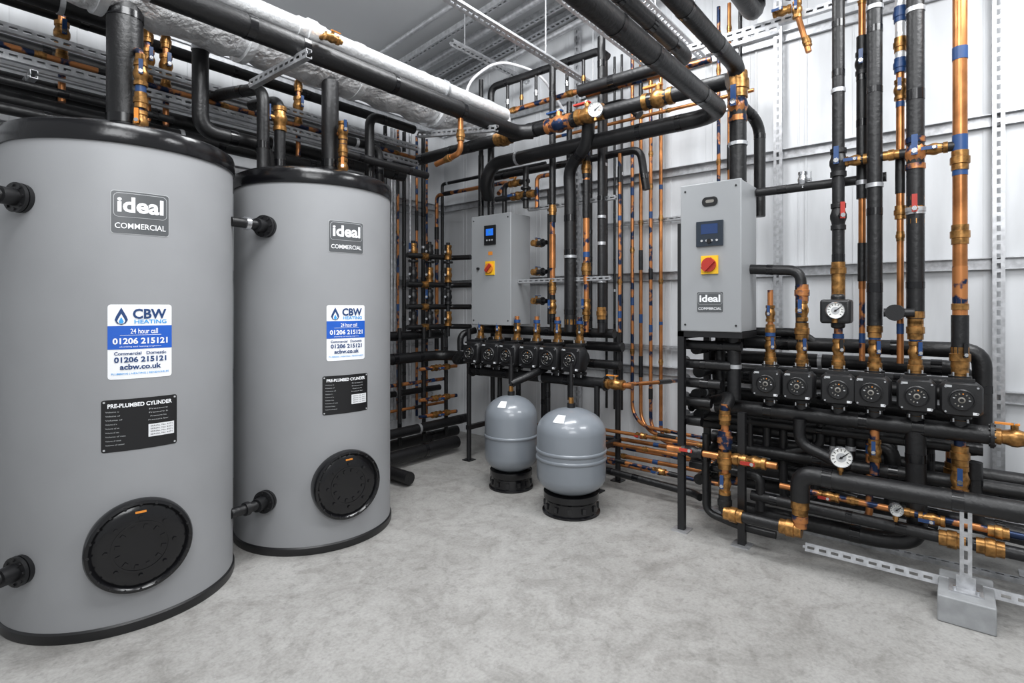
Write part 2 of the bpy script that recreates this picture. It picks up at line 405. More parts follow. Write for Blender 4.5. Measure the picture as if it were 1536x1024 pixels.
# ------------------------------------------------------------ expansion vessels
def vessel(cx,cy,r,h,double=False):
    e=empty('expansion_vessel',(cx,cy,0)); b=MB()
    z0=.12
    prof=[(.02,z0)]+[(r*math.sin(t),z0+.13*(1-math.cos(t))) for t in [math.pi/2*k/8 for k in range(2,9)]]
    mid=z0+.13+ (h-.16-z0-.13)*.52
    top=h-.16
    prof+=[(r,mid-.05)]
    for zc in ((mid-.03,mid+.02) if double else (mid,)):
        prof+=[(r,zc-.012),(r+.006,zc-.009),(r+.007,zc),(r+.006,zc+.009),(r,zc+.012)]
    prof+=[(r,top)]+[(r*math.cos(t),top+.16*math.sin(t)) for t in [math.pi/2*k/10 for k in range(1,11)]]
    prof[-1]=(.0005,prof[-1][1])
    prof=sorted(prof,key=lambda p:p[1]); b.lathe(prof,(0,0,0),(0,0,1),'vessel',64); b.obj('shell',e,angle=60)
    b=MB(); rb=r*.80
    b.lathe([(rb*.9,0),(rb*1.05,0),(rb*1.05,.012),(rb*.97,.02),(rb*.93,.085),(rb*1.0,.10),(rb*1.0,.14),(rb*.8,.14)],(0,0,0),(0,0,1),'blackgloss',48)
    for k in range(12):
        t=2*math.pi*k/12; b.obox((rb*.97*math.cos(t),rb*.97*math.sin(t),.052),V((math.cos(t),math.sin(t),0))*.006,V((-math.sin(t),math.cos(t),0))*.012,(0,0,.018),'plate')
    b.obj('base_skirt',e)
    b=MB(); b.cyl((0,0,h-.005),(0,0,h+.03),.028,'blackmetal'); b.cyl((0,0,h+.03),(0,0,h+.07),.018,'brass',8); b.cyl((0,0,h+.07),(0,0,h+.3),.013,'foam',10); b.obj('top_connection',e)
    b=MB(); vs=[]; A=math.atan2(-cy,-cx)-.45
    for i in range(5):
        for j in range(5):
            th=A+(i-2)*.10; el=.75+(j-2)*.09
            vs.append(((r*math.cos(el)+.001)*math.cos(th),(r*math.cos(el)+.001)*math.sin(th),top+(.16)*math.sin(el)+.002))
    b.add(vs,[(i*5+j,i*5+j+1,i*5+j+6,i*5+j+5) for i in range(4) for j in range(4)],'white'); b.obj('warning_label',e)
vessel(3.17,2.06,.236,.708,True); vessel(3.30,2.70,.205,.712)

# ------------------------------------------------------------ control panels
def panel(xf,y0,y1,z0,z1,dep,kind):
    e=empty('control_panel',(xf,(y0+y1)/2,z0)); W=y1-y0;H=z1-z0
    b=MB(); b.box((.02,-W/2+.004,.004),(dep,W/2-.004,H-.004),'panelside'); b.obj('enclosure',e,bevel=.004)
    b=MB(); b.box((0,-W/2,0),(.022,W/2,H),'panel')
    b.obj('door',e,bevel=.006)
    f=lambda u,v,lay=1:(-.001*lay,-u,v)
    b=MB()
    for sy in(-1,1):
        for zz in(.04,H-.04): b.cyl((-.004,sy*(W/2-.03),zz),(.001,sy*(W/2-.03),zz),.006,'blackmetal',10)
    if kind==2:
        put_rect(b,0,.783,.095,.056,f,'plate',4,rad=.026); put_rect(b,0,.785,.05,.018,f,'dialmark',5,rad=.008)
        b.box((-.012,-.08,.59-.075),(.0,.08,.59+.075),'darkslot')
        f2=lambda u,v,lay=1:(-.012-.001*lay,-u,v)
        put_rect(b,0,.618,.10,.06,f2,'screen2',1)
        for k in range(4): b.cyl((-.016,-.045+.03*k,.548),(-.01,-.045+.03*k,.548),.007 ,'greytext',10)
        b.cyl((-.02,.0,.545),(-.01,0,.545),.014,'plate',14)
        b.box((-.012,-.05,.402-.055),(0,.05,.402+.055),'yellow')
        b.cyl((-.03,0,.402),(-.01,0,.402),.042,'red',28); b.obox((-.036,0,.402),(.008,0,0),(0,.012,.012),(0,-.03,.03),'red')
        ideal_badge(b,0,.178,.16,.125,f)
    else:
        b.box((-.012,-.065,.79-.085),(.0,.065,.79+.085),'plate')
        f2=lambda u,v,lay=1:(-.012-.001*lay,-u,v)
        put_rect(b,0,.815,.085,.06,f2,'screen',1); put_rect(b,0,.815,.03,.03,f2,'cbwlight',2,rad=.014)
        for k in range(3): b.cyl((-.016,-.03+.03*k,.745),(-.01,-.03+.03*k,.745),.008,'greytext',10)
        put_rect(b,0,.63,.05,.03,f,'orange',2)
        b.box((-.012,-.05,.50-.06),(0,.05,.50+.06),'yellow'); b.cyl((-.03,0,.50),(-.01,0,.50),.043,'orange',24); b.obox((-.036,0,.50),(.008,0,0),(0,.01,.01),(0,-.028,.028),'red')
        b.cyl((-.02,.14,.50),(0,.14,.50),.012,'blackmetal',12)
    b.obj('door_controls',e)
panel(3.6,2.95,3.41,1.24,2.21,.28,1); panel(3.3,.972,1.336,1.25,2.15,.32,2)

# ------------------------------------------------------------ pumps
def pump_mesh():
    b=MB()
    b.lathe([(.03,-.10),(.045,-.10),(.045,-.088),(.03,-.085),(.036,-.05),(.055,-.03),(.06,0),(.055,.03),(.036,.05),(.03,.085),(.045,.088),(.045,.10),(.03,.10)],(0,0,0),(0,0,1),'castblack',20)
    b.lathe([(.062,0),(.066,.02),(.066,.045),(.055,.05)],(.02,0,0),(-1,0,0),'castblack',28)
    h=.078;c=.02
    pts=[(-h+c,-h),(h-c,-h),(h,-h+c),(h,h-c),(h-c,h),(-h+c,h),(-h,h-c),(-h,-h+c)]
    L=[(-.035,1.0),(-.10,1.0),(-.112,.9),(-.114,.6)]
    vs=[(x,y*s,z*s) for x,s in L for y,z in pts]
    fs=[(i*8+k,i*8+(k+1)%8,(i+1)*8+(k+1)%8,(i+1)*8+k) for i in range(3) for k in range(8)]+[tuple(range(8)),tuple(24+k for k in range(8))]
    b.add(vs,fs,'castblack')
    for k in range(4):
        a=math.pi/4+math.pi/2*k; b.cyl((-.110,.082*math.cos(a),.082*math.sin(a)),(-.118,.082*math.cos(a),.082*math.sin(a)),.005,'steel',6)
    b.lathe([(.050,.0),(.050,.010),(.045,.014),(.042,.009)],(-.112,0,0),(-1,0,0),'blackmetal',28)
    b.lathe([(.012,0),(.014,.005),(.009,.007)],(-.120,0,0),(-1,0,0),'dialmark',14); b.cyl((-.125,0,0),(-.131,0,0),.008,'plate',12)
    for k in range(13):
        if k in(7,8,12): continue
        a=2*math.pi*k/13+.3; r=.029; d=V((0,math.cos(a),math.sin(a)))
        b.obox(V((-.1215,0,0))+d*r,d*(.0025 if k%2 else .004),V((0,-math.sin(a),math.cos(a)))*.0025,(.001,0,0),'orange' if k in(3,) else ('greytext' if k%3==0 else 'dialmark'))
    b.box((-.116,-.060,-.066),(-.113,-.040,-.054),'label'); b.box((-.116,.035,.056),(-.113,.06,.066),'greytext')
    b.box((-.09,-.05,.074),(-.05,.05,.094),'castblack')
    for sz in(-1,1):
        for k in range(4):
            a=math.pi/4+math.pi/2*k; b.cyl((.037*math.cos(a),.037*math.sin(a),sz*.084),(.037*math.cos(a),.037*math.sin(a),sz*.118),.005,'steel',6)
    return b
pm=pump_mesh().obj('circulation_pump'); PM=pm.data; bpy.data.objects.remove(pm)
def pumps(x,ys,z,s=1):
    for y in ys:
        o=bpy.data.objects.new('circulation_pump',PM); o.location=(x,y,z); sc.collection.objects.link(o)
        o.rotation_euler=(0,0,rng.uniform(-.05,.22)); o.scale=(s,s,s)
YR=[.865,.695,.513,.344,.168,-.01]; YL=[3.34,3.13,2.92,2.71,2.50,2.29]
pumps(3.5,YR,.955,1.04); pumps(3.65,YL,.995,1.22)

# -------- manifolds
def manifold(x,ys,zp,zh,yend0,yend1,name='pump_manifold',up=1.2,r=.045):
    b=MB(); b.tube([(x,yend0,zh),(x,yend1,zh)],r,'foam'); decorate(b,[(x,yend0,zh),(x,yend1,zh)],r,'foam')
    flange(b,(x,yend0,zh),'y',r*1.35); flange(b,(x,yend1,zh),'y',r*1.35)
    valve(b,(x,yend1-.08,zh),'y',.030,'orange',(0,0,1)); b.cyl((x,yend1,zh),(x,yend1-.22,zh),.022,'copper')
    for i,y in enumerate(ys):
        b.cyl((x,y,zh),(x,y,zp-.09),.026,'foam'); union(b,(x,y,zp-.125),'z',.028,'castblack',1.0)
        b.lathe([(.026,-.01),(.036,-.01),(.036,.006),(.026,.006)],(x,y,zh+.055),(0,0,1),'brass',10)
        valve(b,(x,y,zp+.21),'z',.023,['bluetag','bluetag','plate'][i%3],(-.8,-.4,0)); union(b,(x,y,zp+.13),'z',.026)
        b.cyl((x,y,zp+.1),(x,y,up),.019,'coppermark')
        b.cyl((x,y,zp+.27),(x,y,zp+.295),.028,'bluetag')
    return b.obj(name)
manifold(3.5,YR,.955,.78,1.34,-.13,up=1.3)
manifold(3.65,YL,.995,.82,3.44,2.06,up=1.32,r=.042)

# risers right
riser(3.5,.513,[(1.2,1.5,'coppermark',.022),(1.47,3.9,'foam',.031),(1.43,1.56,'brass',.034)],extra=[('v',1.9,.030,'red',(-1,-.5,0),'foam'),('v',2.2,.032,'bluetag',(-1,0,0),'foam'),('u',1.6,.03),('c',2.6,.032),('u',1.33,.026)])
riser(3.58,.41,[(1.1,1.5,'coppermark',.015),(1.5,4.2,'copper',.018),(2.0,2.9,'foam',.028)],extra=[('v',2.75,.026,'bluetag',(-1,0,0),'castblack')])
riser(3.5,.344,[(1.2,1.35,'coppermark',.024),(1.3,4.2,'foam',.036)],extra=[('c',2.05,.037),('u',1.28,.028),('c',3,.037)])
riser(3.55,.235,[(1.1,1.9,'copper',.016),(1.9,2.7,'copper',.019),(2.7,4.2,'foil2',.024)],extra=[('u',1.9,.022),('u',2.68,.024,'bluetag'),('v',2.55,.022,'bluetag'),('u',2.95,.025,'bluetag')])
riser(3.5,.168,[(1.2,1.4,'coppermark',.024),(1.34,4.2,'foam',.039)],extra=[('u',1.28,.03),('v',2.19,.034,'bluetag',(-1,0,0),'coppermark'),('c',1.9,.04),('v',1.9,.03,'red'),('u',1.36,.03)])
riser(3.5,-.01,[(1.1,4.2,'copper',.030),(2.05,2.25,'bluetag',.0315),(1.35,1.60,'coppermark',.031),(1.2,1.35,'coppermark',.034)],extra=[('u',1.15,.032),('u',1.4,.026)])
pipe([(3.5,.865,1.2),(3.5,.865,1.5)],.016,'coppermark',fit=[('v',(3.5,.865,1.36),'z',.02,'bluetag'),('u',(3.5,.865,1.26),'z',.022)])
pipe([(3.5,.513,2.2),(3.5,.0,2.2)],.024,'foam',fit=[('v',(3.5,.43,2.2),'y',.022,'bluetag'),('v',(3.5,.09,2.2),'y',.022,'bluetag'),('u',(3.5,.27,2.2),'y',.022)])
pipe([(3.6,.97,2.11),(3.6,.30,2.11)],.026,'foam',fit=[('v',(3.6,.71,2.15),'z',.02,'steel',(0,-1,0),'steel')])
pipe([(3.5,1.0,1.63),(3.5,.70,1.61),(3.5,.70,1.35),(3.5,.695,1.2)],.03,'foam',bend=.07,fit=[('v',(3.5,.695,1.38),'z',.026,'bluetag'),('u',(3.5,.695,1.48),'z',.03,'coppermark'),('u',(3.5,.695,1.26),'z',.03)])
b=MB(); b.box((3.38,.44,1.31),(3.5,.585,1.44),'castblack'); b.cyl((3.47,.51,1.28),(3.47,.51,1.47),.035,'castblack'); b.obj('flow_meter_housing',bevel=.015)
gauge('pressure_gauge',(3.365,.508,1.38),.045,stem=(0,0,-1),sl=.0)
b=MB(); b.cyl((3.42,.25,1.37),(3.5,.25,1.37),.042,'castblack',24); b.cyl((3.46,.30,1.37),(3.46,.168,1.37),.022,'castblack'); b.obj('pipe_blank_flange')

# rear headers
pipe([(3.75,1.25,1.17),(3.75,-.10,1.17),(3.75,-.10,.72)],.042,bend=.09)
pipe([(3.87,1.35,1.06),(3.87,-.04,1.06),(3.87,-.04,.6)],.045,bend=.09)
pipe([(3.80,1.30,.93),(3.80,.0,.93)],.04)
pipe([(3.74,1.34,1.24),(3.74,.75,1.24),(3.74,.65,1.16)],.028)
pipe([(3.70,1.34,.62),(3.70,.28,.62),(3.70,.28,.3)],.04,bend=.08)
pipe([(3.62,1.15,.50),(3.62,-.40,.50)],.036)
pipe([(3.74,1.25,.36),(3.74,-.45,.36)],.045)
pipe([(3.88,1.35,.22),(3.88,-.5,.22)],.045)
pipe([(3.92,1.35,.80),(3.92,-.1,.80)],.045); pipe([(3.92,1.35,.48),(3.92,-.3,.48)],.045); pipe([(3.62,1.3,.68),(3.62,-.1,.68)],.03)
pipe([(4.0,1.35,.95),(4.0,-.05,.95)],.05); pipe([(4.0,1.35,.64),(4.0,-.1,.64)],.05); pipe([(4.0,1.35,.34),(4.0,-.4,.34)],.05)
pipe([(3.45,.80,.36),(3.45,-.5,.33)],.017,'coppermark',fit=[('v',(3.45,.55,.35),'y',.02,'red'),('v',(3.45,.1,.335),'y',.022,'bluetag'),('u',(3.45,-.15,.335),'y',.024)])
pipe([(3.42,.95,.28),(3.42,-.45,.26)],.03,'foam',fit=[('u',(3.42,.02,.265),'y',.032),('u',(3.42,-.12,.265),'y',.032)])
pipe([(3.62,.62,.76),(3.62,.62,.58),(3.62,.80,.52)],.024)
pipe([(3.46,.70,.76),(3.46,.70,.62),(3.46,.52,.55),(3.46,.45,.55)],.032,bend=.06)
pipe([(3.5,.344,.76),(3.5,.344,.50)],.022,'coppermark',fit=[('v',(3.5,.344,.63),'z',.024,'bluetag')])
pipe([(3.5,.168,.76),(3.5,.16,.20),(3.5,.30,.16),(3.5,1.0,.16)],.045,bend=.1)
pipe([(3.52,-.01,.76),(3.52,-.01,.40)],.024,'coppermark',fit=[('u',(3.52,-.01,.66),'z',.03),('v',(3.52,-.01,.54),'z',.028,'bluetag')])
pipe([(3.6,-.06,.62),(3.6,-.06,.30),(3.6,-.4,.28)],.04,bend=.08)
r3=random.Random(11)
for k in range(14):
    y=.02+.09*k; z1=.74-.1*r3.random(); z0=.2+.3*r3.random(); x=3.58+.22*r3.random(); dy=.12 if r3.random()<.5 else -.12; rr=r3.choice([.018,.024,.03])
    pipe([(x,y,z1),(x,y,z0),(x,y+dy,z0-.02)],rr,'foam' if r3.random()<.75 else 'coppermark',bend=.05)
# front large pipe
pipe([(3.25,-.75,.505),(3.25,.655,.505),(3.25,.655,.36)],.048,bend=.09)
pipe([(3.25,.655,.38),(3.25,.655,.20),(3.25,1.05,.20)],.03,'foam',bend=.06,deco=False,fit=[('u',(3.25,.655,.34),'z',.034),('u',(3.25,.655,.265),'z',.03,'coppermark'),('u',(3.25,.70,.20),'y',.034),('u',(3.25,1.0,.20),'y',.032)])
pipe([(3.28,1.06,.18),(3.28,1.06,.83)],.022,'coppermark',fit=[('u',(3.28,1.06,.25),'z',.03,'foam'),('v',(3.28,1.06,.36),'z',.026,'bluetag'),('u',(3.28,1.06,.50),'z',.032),('u',(3.28,1.06,.62),'z',.032,'coppermark'),('u',(3.28,1.06,.75),'z',.026)])
pipe([(3.28,1.06,.80),(3.38,1.06,.86),(3.5,1.2,.80)],.036,'foam',bend=.08)
pipe([(3.30,1.42,.51),(3.30,.78,.51)],.020,'copper',fit=[('v',(3.30,1.26,.51),'y',.026,'red',(-1,0,.3),'foam'),('v',(3.30,.90,.51),'y',.026,'red'),('u',(3.30,1.0,.51),'y',.026)])
pipe([(3.36,1.20,.62),(3.36,1.20,.14),(3.36,1.0,.10),(3.36,.80,.10)],.022,bend=.06)
pipe([(3.42,1.32,.40),(3.42,.9,.40),(3.42,.9,.2)],.026,'foam',bend=.05)
gauge('pressure_gauge',(3.22,.46,.632),.052,sl=.045); gauge('pressure_gauge',(3.38,.24,.37),.032,sl=.03)
b=MB()
for x,y,z in((3.33,1.34,1.92),(3.34,.98,.78),(3.78,1.34,1.3),(3.9,-.3,1.25)):
    b.box((x-.02,y-.02,0),(x+.02,y+.02,z),'blackmetal'); b.box((x-.05,y-.05,0),(x+.05,y+.05,.008),'galv')
b.box((3.31,.97,1.215),(3.60,1.36,1.25),'blackmetal')
b.box((3.33,1.32,1.2),(3.8,1.36,1.24),'blackmetal'); b.box((3.33,1.32,.66),(3.8,1.36,.7),'blackmetal')
b.obj('equipment_frame')
pipe([(3.42,1.05,1.23),(3.42,1.05,.84)],.04,'foam'); pipe([(3.5,1.16,1.22),(3.5,1.16,.84)],.03,'foam')
for i,(z,rr) in enumerate([(1.13,.036),(.98,.04),(.84,.034),(.70,.036),(.42,.034),(.28,.034)]):
    pipe([(3.46+.05*(i%2),1.30,z),(4.1,1.32,z)],rr)
for i in range(5):
    pipe([(3.40,1.0+.06*i,1.16-.12*i),(3.40,1.36,1.16-.12*i),(3.6,1.42,1.16-.12*i)],.03,bend=.06)
strut((3.78,1.35,.02),(3.78,-.75,.02),(0,0,1),name='strut_channel')
strut((3.30,.64,.10),(3.30,-.7,.10),(-1,0,.3),name='strut_channel')
e=empty('pipe_support_stand',(3.25,-.03,0))
b=MB(); b.box((-.16,-.10,0),(.16,.10,.118),'block'); b.obj('ballast_block',e,bevel=.006)
b=MB(); strut((-.03,0,.12),(-.03,0,.49),(-1,0,0),b=b); b.box((-.09,-.06,.118),(.05,.06,.124),'galv')
for sy in(-1,1):
    b.cyl((-.07,sy*.04,.124),(-.07,sy*.04,.14),.008,'steel',6)
b.obox((-.035,0,.15),(.002,0,0),(0,.035,0),(0,0,.03),'galv'); b.obj('strut_post',e)

# ------------------------------------------------------------ overhead pipework
pipe([(.2,2.7,2.775),(3.36,2.7,2.775),(3.45,2.6,2.785)],.058)
pipe([(.1,2.72,2.885),(3.25,2.72,2.885)],.052,'foil2',deco=False,fit=[('u',(1.60,2.72,2.885),'x',.05,'foil2'),('c',(2.6,2.72,2.885),'x',.056)])
b=MB(); b.tube([(1.62,2.64,2.84),(1.62,2.60,2.84),(1.72,2.60,2.84)],.014,'brass'); valve(b,(1.66,2.60,2.84),'x',.018,'orange',(0,-.3,1)); b.obj('air_vent_valve')
pipe([(3.45,4.5,2.79),(3.45,1.1,2.79)],.05,fit=[('v',(3.45,2.35,2.79),'y',.046,'bluetag',(0,0,1),'coppermark'),('v',(3.45,1.55,2.79),'y',.044,'orange',(0,0,1)),('u',(3.45,2.9,2.79),'y',.048)])
pipe([(.3,1.17,2.65),(3.52,1.17,2.65),(3.6,1.3,2.65),(3.6,3.15,2.65),(3.6,3.25,2.5),(3.72,3.31,2.4)],.056,bend=.12)
pipe([(.3,1.10,2.95),(3.66,1.10,2.95),(3.66,1.10,2.0)],.052,bend=.12,fit=[('u',(3.66,1.10,2.83),'z',.052),('v',(3.66,1.1,2.70),'z',.044,'bluetag',(-1,0,0),'coppermark'),('c',(3.66,1.1,2.45),'z',.053)])
pipe([(.3,.98,3.22),(3.62,.98,3.22),(3.62,.98,4.0)],.055,bend=.12)
pipe([(.3,.80,3.35),(3.72,.80,3.35)],.05)
pipe([(.3,1.36,3.02),(3.5,1.36,3.02),(3.5,2.2,3.02)],.045)
pipe([(3.66,1.10,2.72),(3.86,1.02,2.62),(3.86,1.02,2.0)],.036,bend=.1)
strut((3.56,1.6,3.12),(3.56,.3,3.12),(-1,0,0))
strut((3.50,1.25,3.05),(3.50,.82,3.05),(-1,0,0),w=.06)
b=MB(); b.tube([(3.5,.72,3.6),(3.5,.72,3.1),(3.5,.69,2.98),(3.5,.66,2.86)],.016,'copper'); valve(b,(3.5,.72,3.12),'z',.02,'bluetag'); union(b,(3.5,.67,2.92),(0,.3,1),.018); valve(b,(3.5,.80,3.14),'y',.02,'bluetag'); b.obj('copper_pipe')
pipe([(3.8,3.35,2.3),(3.8,3.35,3.43),(3.8,2.2,3.43),(3.8,2.13,3.36)],.032,bend=.08)
pipe([(3.8,3.3,3.16),(3.8,2.25,3.16)],.022,'coppermark')
b=MB()
for k in range(6):
    y=3.15-.16*k; b.cyl((3.8,y,3.16),(3.8,y,3.43),.014,'foam'); union(b,(3.8,y,3.25),'z',.014,'brass' if k%2 else 'steel')
b.obj('pipe_dropper_set')
pipe([(3.6,2.2,3.02),(3.6,1.25,3.02)],.022,'coppermark')
pipe([(4.2,2.9,2.98),(4.2,1.15,2.98)],.014,'copper'); pipe([(4.15,2.9,2.86),(4.15,1.2,2.86)],.014,'galv',deco=False)
gauge('pressure_gauge',(3.36,1.98,2.79),.055,stem=(0,0,-1),sl=.02)
valve_b=MB(); valve(valve_b,(3.42,2.06,2.79),'y',.045,'red',(0,.3,1)); valve_b.obj('ball_valve')
pipe([(3.68,3.3,2.92),(3.68,1.9,2.92),(3.68,1.8,2.80)],.034,bend=.08); pipe([(3.9,3.4,2.62),(3.9,1.9,2.62),(3.9,1.85,2.3)],.03,bend=.08)
# left-station risers
riser(3.74,3.42,[(2.2,2.8,'foam',.026),(2.8,3.5,'foam',.022)]); riser(3.74,3.30,[(2.2,2.66,'foam',.030)])
riser(3.72,2.60,[(1.2,1.5,'foam',.024),(1.5,2.1,'coppermark',.022),(1.72,2.0,'copper',.027),(2.1,3.4,'foam',.028)],extra=[('u',1.55,.024),('v',1.4,.024,'bluetag'),('u',2.2,.026)])
pipe([(3.50,2.12,2.79),(3.55,2.16,2.62),(3.66,2.40,2.50),(3.68,2.40,2.30),(3.68,2.40,1.2)],.048,bend=.14,fit=[('c',(3.68,2.40,1.8),'z',.05),('u',(3.68,2.4,1.28),'z',.036)])
riser(3.72,2.275,[(1.2,1.6,'coppermark',.02),(1.6,2.7,'coppermark',.026),(2.1,2.4,'foam',.03)],extra=[('u',1.7,.03),('v',1.4,.026,'bluetag'),('u',2.5,.03)])
riser(3.74,2.15,[(1.2,3.5,'foam',.031)],extra=[('c',2.1,.032),('u',1.35,.03),('c',1.6,.032)])
pipe([(3.82,2.7,2.4),(3.82,2.7,1.25)],.02,'foam'); riser(3.9,2.35,[(1.2,3.0,'foam',.02)]); riser(3.85,2.05,[(1.2,2.6,'coppermark',.014)])
riser(3.9,2.22,[(1.2,3.4,'foam',.026)]); riser(3.82,2.5,[(1.2,3.1,'foam',.024)])
strut((3.70,2.95,1.62),(3.70,2.05,1.62),(-1,0,0),w=.03); strut((3.78,2.9,2.25),(3.78,2.05,2.25),(-1,0,0),w=.03)
pipe([(4.05,4.35,.9),(4.05,4.35,2.6),(4.05,3.35,2.6),(3.85,3.3,2.45)],.020,'coppermark',bend=.06)
pipe([(4.18,4.4,.9),(4.18,4.4,2.75),(4.18,3.0,2.75)],.018,'foam')
b=MB()
b.tube([(3.72,3.12,2.22),(3.72,3.12,2.48),(3.72,2.85,2.48)],.022,'foam'); valve(b,(3.72,3.0,2.48),'y',.024,'orange',(0,0,1)); 
b.tube([(3.72,2.88,2.60),(3.72,2.88,2.25)],.026,'castblack'); flange(b,(3.72,2.88,2.42),'z',.045); flange(b,(3.72,2.88,2.33),'z',.045)
b.tube([(3.70,3.2,2.36),(3.70,2.75,2.36)],.024,'castblack'); valve(b,(3.70,2.95,2.36),'y',.028,'bluetag'); union(b,(3.70,2.80,2.36),'y',.026)
b.tube([(3.72,2.76,2.24),(3.72,2.76,2.50),(3.72,2.6,2.50)],.018,'coppermark'); b.obj('valve_assembly')
b=MB()
for z in(1.95,1.7,1.45):
    b.tube([(3.95,2.88,z),(3.80,2.84,z),(3.80,2.72,z)],.02,'foam',bend=.04); valve(b,(3.82,2.84,z),'x',.022,'bluetag',(0,0,1)); flange(b,(3.80,2.76,z),'y',.035)
b.obj('valve_assembly')
pipe([(3.82,3.45,1.19),(3.82,2.08,1.19)],.038); pipe([(3.9,3.45,1.08),(3.9,2.05,1.08)],.038); pipe([(3.86,3.45,.94),(3.86,2.05,.94)],.036)
pipe([(3.6,3.55,1.0),(3.6,3.55,1.15),(3.75,3.5,1.18)],.03); pipe([(3.55,3.5,.98),(3.55,3.58,.90),(3.9,3.6,.90)],.035,bend=.06)
pipe([(3.65,1.88,.83),(3.9,1.75,.83),(4.3,1.75,.80)],.015,'coppermark')
b=MB()
for x,y,z in((3.62,3.46,1.2),(3.95,3.46,1.2),(3.62,2.12,.8),(3.95,2.12,1.2)):
    b.cyl((x,y,0),(x,y,z),.022,'blackmetal'); b.box((x-.045,y-.045,0),(x+.045,y+.045,.008),'blackmetal')
b.box((3.60,3.44,.28),(3.97,3.48,.32),'blackmetal'); b.box((3.6,2.1,.3),(3.97,2.14,.34),'blackmetal'); b.box((3.93,2.1,.3),(3.97,3.48,.34),'blackmetal')
b.obj('equipment_frame')
for x,y in((3.68,2.93),(3.68,2.62),(3.68,2.4),(3.75,3.2),(3.8,2.75)): pipe([(x,y,.80),(x,y,.10)],.022,'foam')
pipe([(3.30,2.70,.95),(3.30,2.70,.80)],.02,'foam'); 
pipe([(3.30,2.70,.80),(3.45,2.62,.86),(3.62,2.6,.9)],.03,'foam',bend=.06)
for i in range(4):
    pipe([(4.0+.07*i,3.4,.12+.05*i),(4.0+.07*i,1.3,.12+.05*i)],.017,'copper' if i%2 else 'coppermark')
pipe([(3.85,2.6,.32),(3.85,1.35,.32)],.016,'copper'); pipe([(3.8,2.4,.22),(3.8,1.4,.18)],.014,'coppermark',fit=[('v',(3.8,1.7,.19),'y',.02,'bluetag')])
pipe([(3.92,2.5,.40),(3.92,1.3,.40)],.014,'copper',fit=[('v',(3.92,1.9,.40),'y',.018,'red')])
pipe([(3.75,2.3,.14),(3.75,1.42,.10),(3.70,1.36,.10)],.026,'foam')
for i,y in enumerate((2.17,2.09,2.0,1.91)):
    pipe([(4.3,y,3.6),(4.3,y,.50-.05*i),(4.24,y-.12,.40-.05*i),(4.2,1.3,.38-.05*i)],.015,'coppermark' if i%2==0 else 'copper',bend=.1)
for y in (2.27,2.34,2.42): pipe([(4.3,y,3.6),(4.3,y,.5)],.011,'foam')
for z in(2.13,1.06,2.95): strut((4.34,2.5,z),(4.34,1.75,z),(-1,0,0),w=.03)
for y,m in((1.42,'coppermark'),(1.34,'copper'),(1.26,'foam')): pipe([(4.25,y,3.7),(4.25,y,2.3)],.014,m)
for i,(x,m,r_) in enumerate(((3.42,'foam',.02),(3.5,'galv',.014),(3.58,'coppermark',.014),(3.66,'foam',.02),(3.74,'galv',.016),(3.83,'coppermark',.014),(3.92,'foam',.022),(3.54,'galv',.012),(3.97,'coppermark',.013))):
    pipe([(x,4.42,3.2),(x,4.42,.25)],r_,m,deco=m!='galv')
for z in(2.4,1.7,1.0,.45): strut((2.6,4.47,z),(4.1,4.47,z),(0,-1,0),w=.035)
b=MB()
for (x,y) in((3.55,4.15),(3.72,4.1),(3.88,4.0)):
    for z in(1.95,1.72,1.5,1.28):
        k=rng.random()
        valve(b,(x,y,z),'z',.03,['plate','bluetag','plate'][int(k*3)],(-1,-.4,0),'brass' if k>.6 else 'castblack')
    b.cyl((x,y,1.1),(x,y,2.05),.02,'foam'); flange(b,(x,y,1.85),'z',.05); flange(b,(x,y,1.6),'z',.05)
for z in(1.9,1.62,1.4,1.2): 
    b.tube([(3.45,4.12,z),(3.95,4.02,z),(4.0,3.8,z)],.026,'foam'); union(b,(3.64,4.08,z),'x',.026)
for z in(.8,.5,.34): 
    b.tube([(3.5,4.0,z),(3.95,3.95,z)],.018,'coppermark'); valve(b,(3.7,3.98,z),'x',.024,'bluetag',(0,-1,0)); union(b,(3.82,3.965,z),'x',.024)
b.obj('valve_assembly')
pipe([(2.4,4.0,.92),(3.7,4.0,.92),(3.8,3.9,.92),(3.8,3.6,.92)],.05,bend=.1)
pipe([(2.4,4.1,.66),(3.95,4.1,.66)],.018,'coppermark'); pipe([(2.4,4.15,1.12),(3.9,4.15,1.12)],.045)
pipe([(2.4,4.2,.56),(3.95,4.2,.56)],.03); pipe([(2.4,4.1,.42),(3.95,4.1,.42)],.014,'copper')
pipe([(2.4,3.75,.10),(3.75,3.75,.10)],.058); pipe([(2.4,3.95,.25),(4.1,3.95,.25)],.045); pipe([(2.4,4.1,.1),(4.1,4.1,.1)],.05)
pipe([(2.79,3.85,.065),(2.79,3.30,.065)],.05)
for x in(3.3,3.6,3.9):
    pipe([(x,4.05,1.2),(x,4.05,.1)],.02,'foam')

